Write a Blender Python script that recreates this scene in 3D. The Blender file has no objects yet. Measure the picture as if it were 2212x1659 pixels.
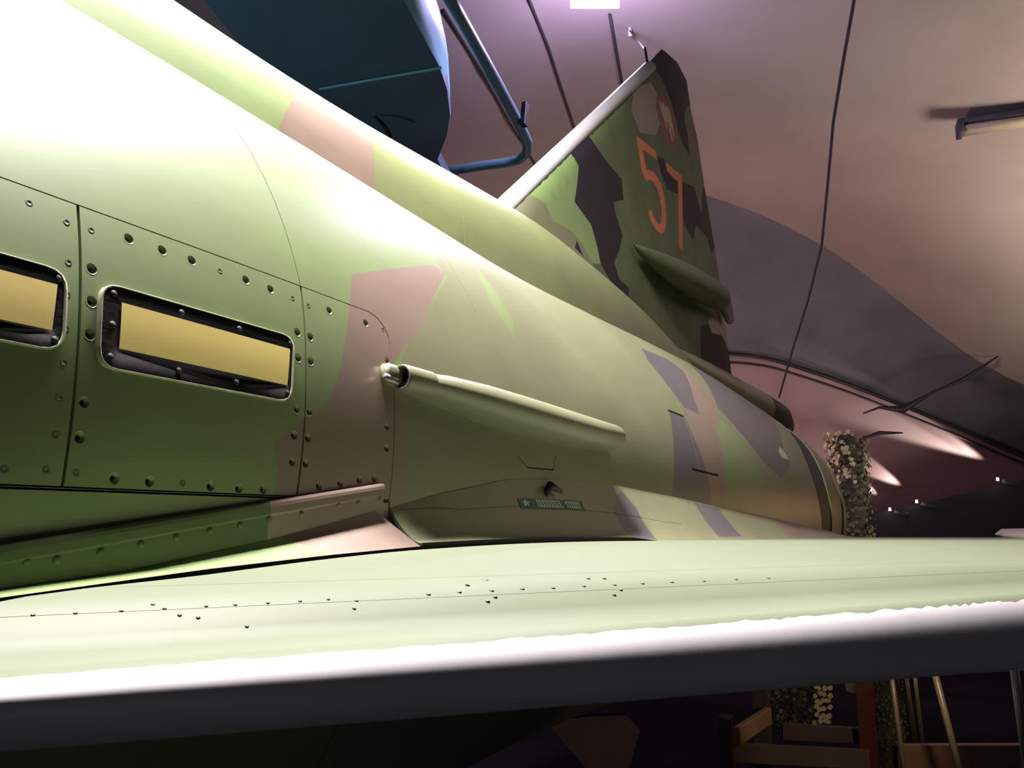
import bpy, bmesh, math, random
from mathutils import Vector, Matrix
from mathutils.geometry import delaunay_2d_cdt
random.seed(7)
C = bpy.context.scene.collection
S = bpy.context.scene

# ---------------------------------------------------------------- camera
# world axes: x runs aft along the aircraft, y to starboard, z up; the aircraft axis is y = 0, z = 0
F = 1780.0
CAM = Vector((0.0, -1.15, -0.05))
def _basis(vp=(2080, 1130), roll=5.0):
    a = Vector(((vp[0]-1106)/F, -(vp[1]-829.5)/F, 1)).normalized()
    r = math.radians(roll); u = Vector((-math.sin(r), math.cos(r), 0)); u = (u-a*u.dot(a)).normalized()
    l = a.cross(u)
    if l.x > 0: l = -l
    return a, l, u
BA, BL, BU = _basis()
right = Vector((BA.x, BL.x, BU.x)); up = Vector((BA.y, BL.y, BU.y)); fwd = Vector((BA.z, BL.z, BU.z))
cam_d = bpy.data.cameras.new('camera'); cam_d.sensor_width = 36; cam_d.lens = F/2212*36
cam_d.clip_start = 0.02; cam_d.clip_end = 200
cam = bpy.data.objects.new('camera', cam_d); C.objects.link(cam)
cam.matrix_world = Matrix(((right.x, up.x, -fwd.x, CAM.x), (right.y, up.y, -fwd.y, CAM.y), (right.z, up.z, -fwd.z, CAM.z), (0, 0, 0, 1)))
S.camera = cam
S.view_settings.view_transform = 'Standard'; S.view_settings.look = 'None'
S.view_settings.exposure = 0.0; S.view_settings.gamma = 1.0; S.view_settings.use_curve_mapping = False

# ---------------------------------------------------------------- world and lamps
w = bpy.data.worlds.new('hall_air'); S.world = w; w.use_nodes = True
w.node_tree.nodes['Background'].inputs[0].default_value = (0.30, 0.28, 0.33, 1)
w.node_tree.nodes['Background'].inputs[1].default_value = 0.055
def light(name, kind, loc, target, power, color, size=0.3, size_y=None, angle=60, blend=0.6):
    d = bpy.data.lights.new(name, kind); d.energy = power; d.color = color
    if kind == 'AREA':
        d.size = size
        if name == 'ceiling_wash': d.spread = math.radians(110)
    if size_y: d.shape = 'RECTANGLE'; d.size_y = size_y
    else: d.shadow_soft_size = size
    if kind == 'SPOT': d.spot_size = math.radians(angle); d.spot_blend = blend
    o = bpy.data.objects.new(name, d); C.objects.link(o); o.location = loc
    o.rotation_euler = (Vector(target)-Vector(loc)).to_track_quat('-Z', 'Y').to_euler()
    return o
tube_lamp = light('hall_lamp', 'AREA', (0.75, -0.40, 2.1), (0.75, -0.40, 0), 290, (1.0, 0.945, 0.95), 1.1, .22)
tube_lamp.rotation_euler = (0, 0, 0)          # long side runs fore and aft above the fuselage

# ---------------------------------------------------------------- helpers
def ray(px, py):
    return right*((px-1106)/F) + up*(-(py-829.5)/F) + fwd
def at_y(px, py, y): r = ray(px, py); return CAM + r*((y-CAM.y)/r.y)
def at_z(px, py, z): r = ray(px, py); return CAM + r*((z-CAM.z)/r.z)
def at_d(px, py, d): return CAM + ray(px, py)*d
def lerp_tab(tab, x):
    if x <= tab[0][0]: return tab[0][1]
    for (a, b), (c, d) in zip(tab, tab[1:]):
        if x <= c:
            t = (x-a)/(c-a); return b+(d-b)*t
    return tab[-1][1]
def smooth_tab(tab):            # Catmull-Rom table
    def f(x):
        n = len(tab)
        if x <= tab[0][0]: return tab[0][1]
        if x >= tab[-1][0]: return tab[-1][1]
        for i in range(n-1):
            if x <= tab[i+1][0]: break
        x0, y0 = tab[i]; x1, y1 = tab[i+1]; h = x1-x0; t = (x-x0)/h
        m0 = (y1-tab[i-1][1])/(x1-tab[i-1][0])*h if i > 0 else (y1-y0)
        m1 = (tab[i+2][1]-y0)/(tab[i+2][0]-x0)*h if i+2 < n else (y1-y0)
        return (2*t**3-3*t*t+1)*y0+(t**3-2*t*t+t)*m0+(-2*t**3+3*t*t)*y1+(t**3-t*t)*m1
    return f
def inpoly(p, poly):
    x, y = p; c = False; j = len(poly)-1
    for i in range(len(poly)):
        xi, yi = poly[i]; xj, yj = poly[j]
        if (yi > y) != (yj > y) and x < (xj-xi)*(y-yi)/(yj-yi)+xi: c = not c
        j = i
    return c
def link(name, me, parent=None, **props):
    o = bpy.data.objects.new(name, me); C.objects.link(o)
    if parent is not None: o.parent = parent
    for k, v in props.items(): o[k] = v
    return o
def empty(name, label, cat, loc=(0, 0, 0), group=None):
    o = bpy.data.objects.new(name, None); C.objects.link(o); o.location = loc
    o.empty_display_size = 0.1; o['label'] = label; o['category'] = cat
    if group: o['group'] = group
    return o
def mesh_of(verts, faces, mats, mi=None, smooth=True, name='m'):
    me = bpy.data.meshes.new(name); me.from_pydata([tuple(v) for v in verts], [], faces)
    for m in (mats if isinstance(mats, (list, tuple)) else [mats]): me.materials.append(m)
    if mi: me.polygons.foreach_set('material_index', mi)
    me.polygons.foreach_set('use_smooth', [smooth]*len(faces)); me.update(); return me
def local(o, parent):           # keep world placement of a mesh written in world coordinates
    o.matrix_parent_inverse = Matrix.Translation(-parent.location) if parent.type == 'EMPTY' else Matrix.Identity(4)
    return o
def part(name, verts, faces, mats, parent, mi=None, smooth=True, **props):
    o = link(name, mesh_of(verts, faces, mats, mi, smooth, name), parent, **props)
    if parent is not None: local(o, parent)
    return o
def grid(rows, close_u=False, close_v=False):
    nr, nc = len(rows), len(rows[0]); V = [v for r in rows for v in r]; Fc = []
    for i in range(nr if close_u else nr-1):
        for j in range(nc if close_v else nc-1):
            a, b = i, (i+1) % nr; c, d = j, (j+1) % nc
            Fc.append((a*nc+c, a*nc+d, b*nc+d, b*nc+c))
    return V, Fc
def tube(pts, rad, n=8):
    rows = []; pts = [Vector(p) for p in pts]
    for i, p in enumerate(pts):
        d = (pts[min(i+1, len(pts)-1)]-pts[max(i-1, 0)]).normalized()
        s = Vector((0, 0, 1)) if abs(d.z) < 0.9 else Vector((1, 0, 0))
        a = d.cross(s).normalized(); b = d.cross(a); r = rad[i] if isinstance(rad, (list, tuple)) else rad
        rows.append([p+(a*math.cos(2*math.pi*k/n)+b*math.sin(2*math.pi*k/n))*r for k in range(n)])
    V, Fc = grid(rows, close_v=True); m = len(V)
    Fc.append(tuple(range(n))[::-1]); Fc.append(tuple(range(m-n, m))); return V, Fc
def bevel_box(c, ax, ay, az, hx, hy, hz, b=0.004):
    """box with chamfered edges, axes given"""
    V = []; 
    for sx in (-1, 1):
        for (yy, zz) in ((-hy+b, -hz), (hy-b, -hz), (hy, -hz+b), (hy, hz-b), (hy-b, hz), (-hy+b, hz), (-hy, hz-b), (-hy, -hz+b)):
            V.append(Vector(c)+ax*(sx*hx)+ay*yy+az*zz)
    Fc = [tuple(range(8))[::-1], tuple(range(8, 16))]+[(i, (i+1) % 8, 8+(i+1) % 8, 8+i) for i in range(8)]
    return V, Fc
def beam(p, q, w_, h_, upv=(0, 0, 1), b=0.004):
    p, q = Vector(p), Vector(q); d = (q-p); L = d.length; d.normalize()
    a = d.cross(Vector(upv)).normalized(); u_ = a.cross(d)
    return bevel_box((p+q)/2, d, a, u_, L/2, w_/2, h_/2, b)

# ---------------------------------------------------------------- materials
def mat(name, col, rough=0.5, metal=0.0, var=0.12, scale=6.0, bump=0.0, emis=None, estr=0.0, col2=None, spec=0.5, stretch=(1, 1, 1), coat=0.0, grain=0.0):
    m = bpy.data.materials.new(name); m.use_nodes = True; nt = m.node_tree; b = nt.nodes['Principled BSDF']
    b.inputs['Roughness'].default_value = rough; b.inputs['Metallic'].default_value = metal
    b.inputs['Specular IOR Level'].default_value = spec; b.inputs['Coat Weight'].default_value = coat; b.inputs['Coat Roughness'].default_value = .42
    tc = nt.nodes.new('ShaderNodeTexCoord'); mp = nt.nodes.new('ShaderNodeMapping'); mp.inputs['Scale'].default_value = stretch
    nt.links.new(tc.outputs['Object'], mp.inputs[0])
    n = nt.nodes.new('ShaderNodeTexNoise'); n.inputs['Scale'].default_value = scale; n.inputs['Detail'].default_value = 6
    n.inputs['Roughness'].default_value = 0.6; nt.links.new(mp.outputs[0], n.inputs['Vector'])
    r = nt.nodes.new('ShaderNodeValToRGB'); r.color_ramp.elements[0].position = 0.3; r.color_ramp.elements[1].position = 0.72
    c2 = col2 if col2 else tuple(min(1, c*(1+var)) for c in col); c1 = tuple(c*(1-var) for c in col)
    r.color_ramp.elements[0].color = (*c1, 1); r.color_ramp.elements[1].color = (*c2, 1)
    nt.links.new(n.outputs['Fac'], r.inputs[0]); nt.links.new(r.outputs[0], b.inputs['Base Color'])
    if bump:
        bp = nt.nodes.new('ShaderNodeBump'); bp.inputs['Strength'].default_value = bump; bp.inputs['Distance'].default_value = 0.004
        n2 = nt.nodes.new('ShaderNodeTexNoise'); n2.inputs['Scale'].default_value = scale*9; n2.inputs['Detail'].default_value = 4
        nt.links.new(mp.outputs[0], n2.inputs['Vector']); nt.links.new(n2.outputs['Fac'], bp.inputs['Height']); nt.links.new(bp.outputs[0], b.inputs['Normal'])
    if emis: b.inputs['Emission Color'].default_value = (*emis, 1); b.inputs['Emission Strength'].default_value = estr
    return m
M = {}
PK = dict(coat=0.6, rough=0.45, var=0.15, scale=4.5, stretch=(0.6, 1, 1), bump=0.02)
M['green'] = mat('grass_green_paint', (0.19, 0.248, 0.10), **PK)
M['olive'] = mat('olive_paint', (0.195, 0.20, 0.108), **PK)
M['brown'] = mat('brown_paint', (0.235, 0.165, 0.128), **PK)
M['moss'] = mat('moss_green_paint', (0.19, 0.22, 0.092), **PK)
M['grey'] = mat('grey_purple_paint', (0.105, 0.092, 0.105), **PK)
M['fingreen'] = mat('fin_green_paint', (0.115, 0.155, 0.07), rough=.5, var=.3, scale=5, spec=.3)
M['lime'] = mat('light_green_paint', (0.22, 0.33, 0.11), **PK)
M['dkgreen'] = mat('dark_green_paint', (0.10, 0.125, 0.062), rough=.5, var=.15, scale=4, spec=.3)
M['black'] = mat('near_black_paint', (0.026, 0.021, 0.031), rough=.6, var=.1, spec=.25)
M['orange'] = mat('orange_red_marking', (1.0, 0.23, 0.09), rough=0.5, var=0.05)
M['crimson'] = mat('crimson_marking', (0.36, 0.03, 0.045), rough=0.5, var=0.1, scale=30)
M['cream'] = mat('cream_marking', (0.62, 0.50, 0.33), rough=0.5, var=0.1, scale=30)
M['primer'] = mat('dark_primer', (0.02, 0.02, 0.017), rough=0.8)
M['pale'] = mat('pale_green_paint', (0.142, 0.162, 0.105), spec=.2, rough=0.55, var=0.06, scale=2.5, stretch=(1, 1, 1), bump=0.02)
M['le'] = mat('bare_grey_leading_edge', (0.50, 0.465, 0.475), rough=0.45, metal=0.0, var=0.07, scale=7, bump=0.03)
M['under'] = mat('pale_blue_grey_underside', (0.10, 0.11, 0.12), rough=0.5)
M['seal'] = mat('dark_window_seal', (0.011, 0.008, 0.009), rough=0.75, bump=0.1, scale=20, spec=.1)
M['seal2'] = mat('seal_screw', (0.02, 0.015, 0.016), rough=.7)
M['worn'] = mat('chipped_cream_edge', (0.42, 0.42, 0.26), rough=0.5, var=0.25, scale=60)
M['lens'] = mat('yellow_lamp_strip', (0.98, 0.76, 0.24), rough=0.5, var=0.05, scale=8)
M['steel'] = mat('bare_metal', (0.35, 0.33, 0.30), rough=0.35, metal=0.8)
M['dark'] = mat('dark_metal', (0.015, 0.014, 0.016), rough=0.6)

# ---------------------------------------------------------------- cdt skin
def cdt(fn, nfn, u0, u1, v0, v1, nu, nv, polys, regions, default, holes=()):
    """Triangulate a (u, v) domain with exact polygon edges.  polys: (material, polygon) painted in order.
    regions: (key, polygon) that become separate meshes.  holes: dropped.  Returns {key: (verts, normals, faces, mats)}"""
    pts = []; edges = []
    for i in range(nu+1):
        for j in range(nv+1):
            pts.append(Vector((u0+(u1-u0)*i/nu, v0+(v1-v0)*j/nv)))
    eps = 1e-6
    def clampp(p): return (min(max(p[0], u0), u1), min(max(p[1], v0), v1))
    def dens(poly):
        o = []
        for i, p in enumerate(poly):
            q = poly[(i+1) % len(poly)]; L = math.hypot((q[0]-p[0])/(u1-u0)*nu, (q[1]-p[1])/(v1-v0)*nv); k = min(400, max(1, math.ceil(L/.8)))
            o += [(p[0]+(q[0]-p[0])*j/k, p[1]+(q[1]-p[1])*j/k) for j in range(k)]
        return o
    for poly in [p for _, p in polys]+[p for _, p in regions]+list(holes):
        poly = dens([clampp(p) for p in poly]); b = len(pts); n = len(poly)
        pts += [Vector(p) for p in poly]; edges += [(b+i, b+(i+1) % n) for i in range(n)]
    V, _, Fc, *_ = delaunay_2d_cdt(pts, edges, [], 0, 1e-6)
    out = {}
    for f in Fc:
        cx = sum(V[i].x for i in f)/len(f); cy = sum(V[i].y for i in f)/len(f); c = (cx, cy)
        if any(inpoly(c, h) for h in holes): continue
        key = default[0]
        for k, poly in regions:
            if inpoly(c, poly): key = k
        m = default[1]
        for mm, poly in polys:
            if inpoly(c, poly): m = mm
        out.setdefault(key, []).append((f, m))
    return V, out
def build_region(name, V, items, fn, nfn, parent, thick=0.0, **props):
    idx = {}; verts = []; norms = []; faces = []; mats = []; mi = []; ec = {}
    for f, m in items:
        if m not in mats: mats.append(m)
        g = []
        for i in f:
            if i not in idx:
                idx[i] = len(verts); verts.append(fn(V[i].x, V[i].y)); norms.append(nfn(V[i].x, V[i].y))
            g.append(idx[i])
        n = (verts[g[1]]-verts[g[0]]).cross(verts[g[2]]-verts[g[0]])
        if n.dot(norms[g[0]]) < 0: g = g[::-1]
        faces.append(g); mi.append(mats.index(m))
        for a, b in zip(g, g[1:]+g[:1]):
            if (b, a) in ec: del ec[(b, a)]
            else: ec[(a, b)] = mats.index(m)
    if thick:
        for (a, b), mm in ec.items():
            k = len(verts); na = norms[a]; nb = norms[b]
            e = (verts[b]-verts[a]); side = e.cross(na)
            if side.length > 0: side.normalize()
            verts += [verts[b], verts[a], verts[a]-na*thick, verts[b]-nb*thick]; norms += [side]*4
            faces.append([k, k+1, k+2, k+3]); mi.append(mm)
    me = mesh_of(verts, faces, [M[x] for x in mats], mi, True, name)
    me.normals_split_custom_set_from_vertices([tuple(n) for n in norms])
    o = link(name, me, parent, **props)
    return o
def strip(pts, wd):
    """polyline as a thin polygon"""
    L = []; R = []
    for i, p in enumerate(pts):
        a = Vector(pts[max(i-1, 0)]); b = Vector(pts[min(i+1, len(pts)-1)]); d = (b-a).normalized(); n = Vector((-d.y, d.x))*wd/2
        L.append((p[0]+n.x, p[1]+n.y)); R.append((p[0]-n.x, p[1]-n.y))
    return L+R[::-1]

# ---------------------------------------------------------------- aircraft
jet = empty('fighter_jet', 'green and brown camouflaged jet fighter with red 57 on its tail fin, filling the foreground', 'aircraft')
RF = smooth_tab([(-3, .60), (-1, .607), (0.48, .607), (0.8, .602), (1.09, .594), (1.55, .583), (2.04, .592), (2.5, .604), (2.9, .610), (3.6, .600), (4.3, .585), (4.9, .565), (5.3, .535), (5.6, .50)])
K = 0.6
def body(x, s, off=0.0):
    t = s/K; r = RF(x)+off; return Vector((x, -r*math.cos(t), r*math.sin(t)))
def body_n(x, s):
    t = s/K; sl = (RF(x+.01)-RF(x-.01))/.02; return Vector((-sl, -math.cos(t), math.sin(t))).normalized()
def on_body(px, py, off=0.0):
    r = ray(px, py); R = .6
    for _ in range(12):
        a = r.y**2+r.z**2; b = 2*(CAM.y*r.y+CAM.z*r.z); c = CAM.y**2+CAM.z**2-(R+off)**2
        d = b*b-4*a*c
        if d < 0: d = 0
        P = CAM+r*((-b-math.sqrt(d))/2/a); R = RF(P.x)
    return (P.x, math.atan2(P.z, -P.y)*K)
def bp(*pts): return [on_body(*p) for p in pts]
XS0, XS1 = -1.6, 4.95
S_LO, S_HI = math.radians(-62)*K, math.radians(125)*K
sTop = math.asin(.185/.6)*K; sBot = math.asin(-.027/.6)*K
GX = [0.366, 0.610, 0.757]
def rnd(x0, x1, s0, s1, r=0.035):      # panel whose upper rear corner is rounded
    return [(x0, s0), (x1, s0)]+[(x1-r+r*math.cos(a), s1-r+r*math.sin(a)) for a in [math.pi/2*k/6 for k in range(7)]]+[(x0, s1)]
g = 0.0012
def sh(poly, ks):            # the joints lean forward a little towards the bottom
    return [(x+lerp_tab([(-.6, 0), (GX[0], .05), (GX[1], .11), (GX[2], .11)], x)*(s_-sTop), s_) for x, s_ in poly]
regions = [('p1', sh([(-0.5+g, sBot+g), (GX[0]-g, sBot+g), (GX[0]-g, sTop-g), (-0.5+g, sTop-g)], 0)),
           ('p2', sh([(GX[0]+g, sBot+g), (GX[1]-g, sBot+g), (GX[1]-g, sTop-g), (GX[0]+g, sTop-g)], 0)),
           ('p3', sh(rnd(GX[1]+g, GX[2]-g, sBot+g, sTop-g), 0))]
holes = [sh(rnd(-0.5, GX[2], sBot, sTop), 0)]     # opening that the access panels fill
# grooves
def groove(pts, wd): return strip(pts, wd)
seam_up = [(GX[1], sTop+g), (GX[1], sTop+.12), (GX[1], S_HI-.002)]
rear_a = on_body(1478, 900)[0]
grooves = [groove([(x, s) for s in (S_LO+.001, -.3, 0, .3, .6, S_HI-.001)], .0022) for x in (2.02,)]
grooves += [groove([(GX[2]-.025, S_LO+.001), (GX[2]-.0245, -.1), (GX[2]-.0235, sBot-.001)], .0024), groove([(-1.5, sBot-.0012), (0, sBot-.0012), (GX[2]-.024, sBot-.0012)], .0016)]
grooves += [groove([(GX[1], sTop+.001), (GX[1], .4), (GX[1], S_HI-.001)], .0009)]
grooves += [[(3.99, -.37), (4.0, -.09), (3.9, .05), (3.87, .15), (3.9, .25), (4.05, .38), (4.25, .5), (4.4, .6), (4.5, 1.2), (4.8, 1.2), (4.72, .6), (4.6, .45), (4.45, .3), (4.36, .13), (4.38, .02), (4.40, -.09), (4.42, -.37)]]
grooves += [groove([(1.02, sTop+.08), (1.02, .5), (1.02, S_HI-.001)], .0008)]
grooves += [groove(bp((1443, 886), (1478, 900)), .006), groove(bp((1495, 1013), (1552, 1027)), .006), groove(bp((1118, 985), (1140, 1010), (1195, 1015), (1200, 985)), .002)]
# camouflage
brown1 = bp((760, 592), (936, 573), (961, 592), (939, 636), (928, 661), (901, 718), (866, 762), (847, 794))
x_, s_ = brown1[-1]
brown1 += [(GX[2], s_-.01), (GX[2], -.16)] + [(on_body(596, 1090)[0], -.16)] + bp((594, 1066), (599, 1003), (591, 971), (594, 952), (629, 930), (654, 905), (695, 883), (714, 857), (730, 813), (743, 750), (754, 664))
polys = [('olive', [(GX[2], -1), (4.96, -1), (4.96, 2), (1.0, 2), (0.95, .45)]+bp((966, 600), (940, 640), (870, 765))+[(GX[2], .1)]),
         ('brown', brown1),
         ('green', bp((1020, 565), (1040, 590), (1085, 655), (1108, 690), (1112, 735), (1102, 715), (1085, 690), (1055, 645))),
         ('brown', bp((1470, 790), (1540, 868), (1562, 940), (1566, 1085), (1528, 1085), (1508, 980), (1478, 890), (1440, 800))),
         ('grey', bp((1385, 752), (1440, 775), (1475, 800), (1500, 865), (1512, 896), (1478, 880), (1440, 830), (1400, 780))),
         ('grey', bp((1445, 888), (1478, 900), (1505, 960), (1530, 1030), (1537, 1090), (1450, 1080), (1456, 990))),
         ('green', bp((1545, 925), (1560, 905), (1600, 950), (1640, 1010), (1655, 1040), (1610, 1080), (1565, 1085), (1562, 985))),
         ('grey', bp((1490, 788), (1540, 812), (1600, 850), (1650, 885), (1690, 960), (1708, 1005), (1687, 1033), (1650, 1000), (1600, 935), (1550, 880))),
         ('cream', bp((1684, 965), (1697, 978), (1703, 992), (1690, 990), (1682, 975)))]
V2, out = cdt(body, body_n, XS0, XS1, S_LO, S_HI, 150, 44, polys, [], ('skin', 'green'), holes=holes+grooves)
build_region('fuselage_skin', V2, out['skin'], body, body_n, jet, thick=0.006)
# the access panels with fastener holes
open_px = [(278, 516), (350, 541), (414, 563), (531, 605), (584, 625), (198, 581), (198, 652), (194, 723), (182, 869), (642, 718), (670, 728), (644, 774), (671, 781), (641, 884), (668, 889),
           (711, 671), (790, 698), (836, 778), (839, 826), (836, 922), (835, 968), (635, 940), (665, 946), (631, 997), (660, 1001), (689, 1050), (735, 1044), (776, 1036), (808, 1033), (569, 1057),
           (247, 1033), (323, 1040), (455, 1050), (516, 1055), (172, 945)]
flat_px = [(63, 438), (144, 480), (197, 497), (475, 585), (632, 644), (666, 660), (148, 567), (145, 636), (142, 709), (138, 783), (128, 859), (827, 712), (395, 1044), (165, 1022), (100, 1015), (10, 1014), (120, 940)]
HR = 0.0042
def circ(c, r, n=10): return [(c[0]+r*math.cos(2*math.pi*k/n), c[1]+r*math.sin(2*math.pi*k/n)) for k in range(n)]
op = [on_body(*p) for p in open_px]; fl = [on_body(*p) for p in flat_px]
V2, out = cdt(body, body_n, -0.5, GX[2], sBot, sTop, 50, 12, [(a, b) for a, b in polys if a in ('brown',)][:1], regions, ('edge', 'green'), holes=[circ(c, HR) for c in op])
paint = lambda c: 'brown' if inpoly(c, brown1) else 'green'
pan = {}
for k in ('p1', 'p2', 'p3'):
    pan[k] = build_region('access_panel', V2, out[k], body, body_n, jet, thick=0.006)
def owner(c): return pan['p1'] if c[0] < GX[0] else pan['p2'] if c[0] < GX[1] else pan['p3']
for c in op:                              # countersunk holes, each a dished cup
    n = 10; rows = []
    for rr, dd in ((HR*1.15, -.0001), (HR*1.0, -.0001), (HR*.97, .0004), (HR*.60, .0022), (HR*.45, .0026), (HR*.40, .0052), (0.0001, .0055)):
        rows.append([body(c[0]+rr*math.cos(2*math.pi*k/n), c[1]+rr*math.sin(2*math.pi*k/n), -dd) for k in range(n)])
    v, f = grid(rows, close_v=True)
    part('fastener_hole', v, f, [M[paint(c)], M['dark']], owner(c), mi=[1 if i >= 4*n else 0 for i in range(len(f))])
for c in fl:                              # flush screw heads
    n = 10; rows = [[body(c[0]+rr*math.cos(2*math.pi*k/n), c[1]+rr*math.sin(2*math.pi*k/n), dd) for k in range(n)] for rr, dd in ((.0028, .00010), (.0026, .00016), (.0010, .00016), (.0008, -.0004), (.0001, -.0004))]
    v, f = grid(rows, close_v=True)
    part('screw', v, f, M['dkgreen'], owner(c))
# inner frame seen through the joints, and the belly
rows = [[body(XS0+(XS1-XS0)*i/60, (-180+360*j/72)/57.2958*K, -.0062) for j in range(72)] for i in range(61)]
v, f = grid(rows, close_v=True); part('inner_frame', v, f, M['dark'], jet)
rows = [[body(XS0+(XS1-XS0)*i/60, S_HI+(2*math.pi*K-(S_HI-S_LO))*j/40) for j in range(41)] for i in range(61)]
v, f = grid(rows); part('belly_skin', v, f, M['under'], jet)
# nose closure forward, out of frame
rows = [[body(-1.6, 2*math.pi*K*j/48, -(.6-r)) + Vector((-dx, 0, 0)) for j in range(48)] for r, dx in ((.6, 0), (.56, 1.2), (.46, 2.4), (.40, 2.9), (.36, 2.8))]
v, f = grid(rows, close_v=True); part('nose_section', v, f, M['green'], jet)

# formation light strips on the side
def light_strip(outer, inner, label):
    """outer / inner: four corners (front-top, rear-top, rear-bottom, front-bottom) in (x, s)"""
    def rr(q, r):
        o = []
        for i, p in enumerate(q):
            a = Vector(q[i-1]); b = Vector(q[(i+1) % 4]); p = Vector(p); da = (a-p).normalized()*r; db = (b-p).normalized()*r
            for k in range(5):
                t = k/4; o.append(tuple((p+da)*(1-t)**2+p*(2*t*(1-t))+(p+db)*t*t))
        return o
    root = None
    def ring(poly, poly2, h1, h2, m, name, par):
        n = len(poly); V = [body(x, s, h1) for x, s in poly]+[body(x, s, h2) for x, s in poly2]
        return V, [(i, (i+1) % n, n+(i+1) % n, n+i) for i in range(n)]
    def grow(q, d):
        c = sum((Vector(p) for p in q), Vector((0, 0)))/4; return [tuple(Vector(p)+(Vector(p)-c).normalized()*d) for p in q]
    o0 = rr(grow(outer, .0055), .016); o1 = rr(grow(outer, .003), .015); o2 = rr(outer, .013); i1 = rr(inner, .002); n = len(o0)
    o2 = rr(grow(outer, .0022), .0145); rows = [[body(x, s, .0) for x, s in o0], [body(x, s, .0034) for x, s in rr(grow(outer, .0050), .016)], [body(x, s, .0036) for x, s in rr(grow(outer, .0030), .015)], [body(x, s, .0028) for x, s in o2]]
    v, f = grid(rows, close_v=True); root = part('lamp_strip', v, f, M['worn'], jet, label=label)
    rows = [[body(x, s, .0028) for x, s in o2], [body(x, s, .0028) for x, s in i1], [body(x, s, .0012) for x, s in i1]]
    v, f = grid(rows, close_v=True); part('seal_frame', v, f, M['seal'], root)
    (ax, as_), (bx, bs), (cx, cs), (dx, ds) = inner
    rows = []
    for i in range(9):
        t = i/8; rows.append([body((ax+(bx-ax)*t)*(1-q)+(dx+(cx-dx)*t)*q, (as_+(bs-as_)*t)*(1-q)+(ds+(cs-ds)*t)*q, .0034) for q in (0, .25, .5, .75, 1)])
    v, f = grid(rows); part('lamp_lens', v, f, M['lens'], root)
    for (t, q) in ((.0, .0), (.33, 0), (.66, 0), (1, 0), (0, 1), (.33, 1), (.66, 1), (1, 1), (0, .5)):
        oc = [Vector(p) for p in outer]; ic = [Vector(p) for p in inner]
        po = (oc[0]*(1-t)+oc[1]*t)*(1-q)+(oc[3]*(1-t)+oc[2]*t)*q; pi_ = (ic[0]*(1-t)+ic[1]*t)*(1-q)+(ic[3]*(1-t)+ic[2]*t)*q
        c = (po+pi_)/2
        rows = [[body(c.x+r_*math.cos(k*math.pi/4), c.y+r_*math.sin(k*math.pi/4), h) for k in range(8)] for r_, h in ((.0030, .0024), (.0026, .0034), (.0001, .0035))]
        v, f = grid(rows, close_v=True); part('screw', v, f, M['seal2'], root)
w2o = bp((224, 617), (624, 731), (618, 866), (216, 790)); w2i = bp((257, 656), (621, 756), (615, 834), (251, 755))
light_strip(w2o, w2i, 'yellow lens strip in a black seal with a chipped pale edge')
dx_ = w2o[1][0]-w2o[0][0]
r1 = bp((128, 590), (120, 756)); q1 = bp((118, 618), (106, 716))
light_strip([(r1[0][0]-dx_, r1[0][1]+.0), r1[0], r1[1], (r1[1][0]-dx_, r1[1][1])], [(q1[0][0]-dx_+.025, q1[0][1]), q1[0], q1[1], (q1[1][0]-dx_+.025, q1[1][1])], 'front yellow lens strip cut by the left of the picture')

# cooling scoop on the side
sc = []
def scoop_station(pt, pb, prot, flat=0.0):
    a = at_y(*pt, -.6-prot*.6); b = at_y(*pb, -.6-prot*.6); return ((a.x+b.x)/2, (a.z+b.z)/2, abs(a.z-b.z)/2, prot)
stn = [((884, 796), (884, 834), .030), ((930, 798), (930, 853), .036), ((1000, 806), (1000, 880), .042), ((1080, 824), (1080, 908), .050), ((1160, 847), (1160, 932), .056), ((1240, 872), (1240, 952), .058), ((1310, 894), (1310, 966), .056), ((1366, 912), (1366, 973), .052)]
rows = []
for pt, pb, pr in stn:
    x, zc, h, pr = scoop_station(pt, pb, pr); r = []
    yb = -math.sqrt(max(.01, RF(x)**2-zc*zc))
    for k in range(25):
        a = -math.pi/2-0.5+(math.pi+1.0)*k/24
        ce, se = math.cos(a), math.sin(a)
        yy = yb+.004-(pr-.004)*(abs(ce)**.8)*(1 if ce > 0 else -.4); r.append(Vector((x, yy, zc+h*se)))
    rows.append(r)
x, zc, h, pr = scoop_station(*stn[-1]); last = rows[-1]
c = sum(last, Vector())/len(last)
rows.append([c+(p-c)*.86+Vector((.004, 0, 0)) for p in last]); rows.append([c+(p-c)*.8+Vector((-.04, 0, 0)) for p in last])
v, f = grid(rows); scoop = part('air_scoop', v, f, M['olive'], jet)
x, zc, h, pr = scoop_station(*stn[0]); ctr = Vector((x, -math.sqrt(RF(x)**2-zc*zc)-.018, zc)); R0 = .0125
rows = []
for dx, r_ in ((.05, R0*1.05), (.0, R0*1.05), (-.006, R0), (-.006, R0*.84), (.02, R0*.80), (.045, R0*.7), (.046, .0002)):
    rows.append([ctr+Vector((dx, r_*math.cos(2*math.pi*k/20), r_*1.15*math.sin(2*math.pi*k/20))) for k in range(20)])
v, f = grid(rows, close_v=True); part('intake_mouth', v, f, [M['olive'], M['steel'], M['dark']], scoop, mi=[0 if i < 40 else 1 if i < 80 else 2 for i in range(len(f))])
v, f = bevel_box(ctr+Vector((-.004, .012, .002)), Vector((1, 0, 0)), Vector((0, 1, 0)), Vector((0, 0, 1)), .016, .009, .012, .005)
part('scoop_bracket', v, f, M['olive'], scoop)
v, f = tube([ctr+Vector((-.026, .008, -.002)), ctr+Vector((-.008, .004, -.006))], .0045, 8); part('bracket_bolt', v, f, M['steel'], scoop)

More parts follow.
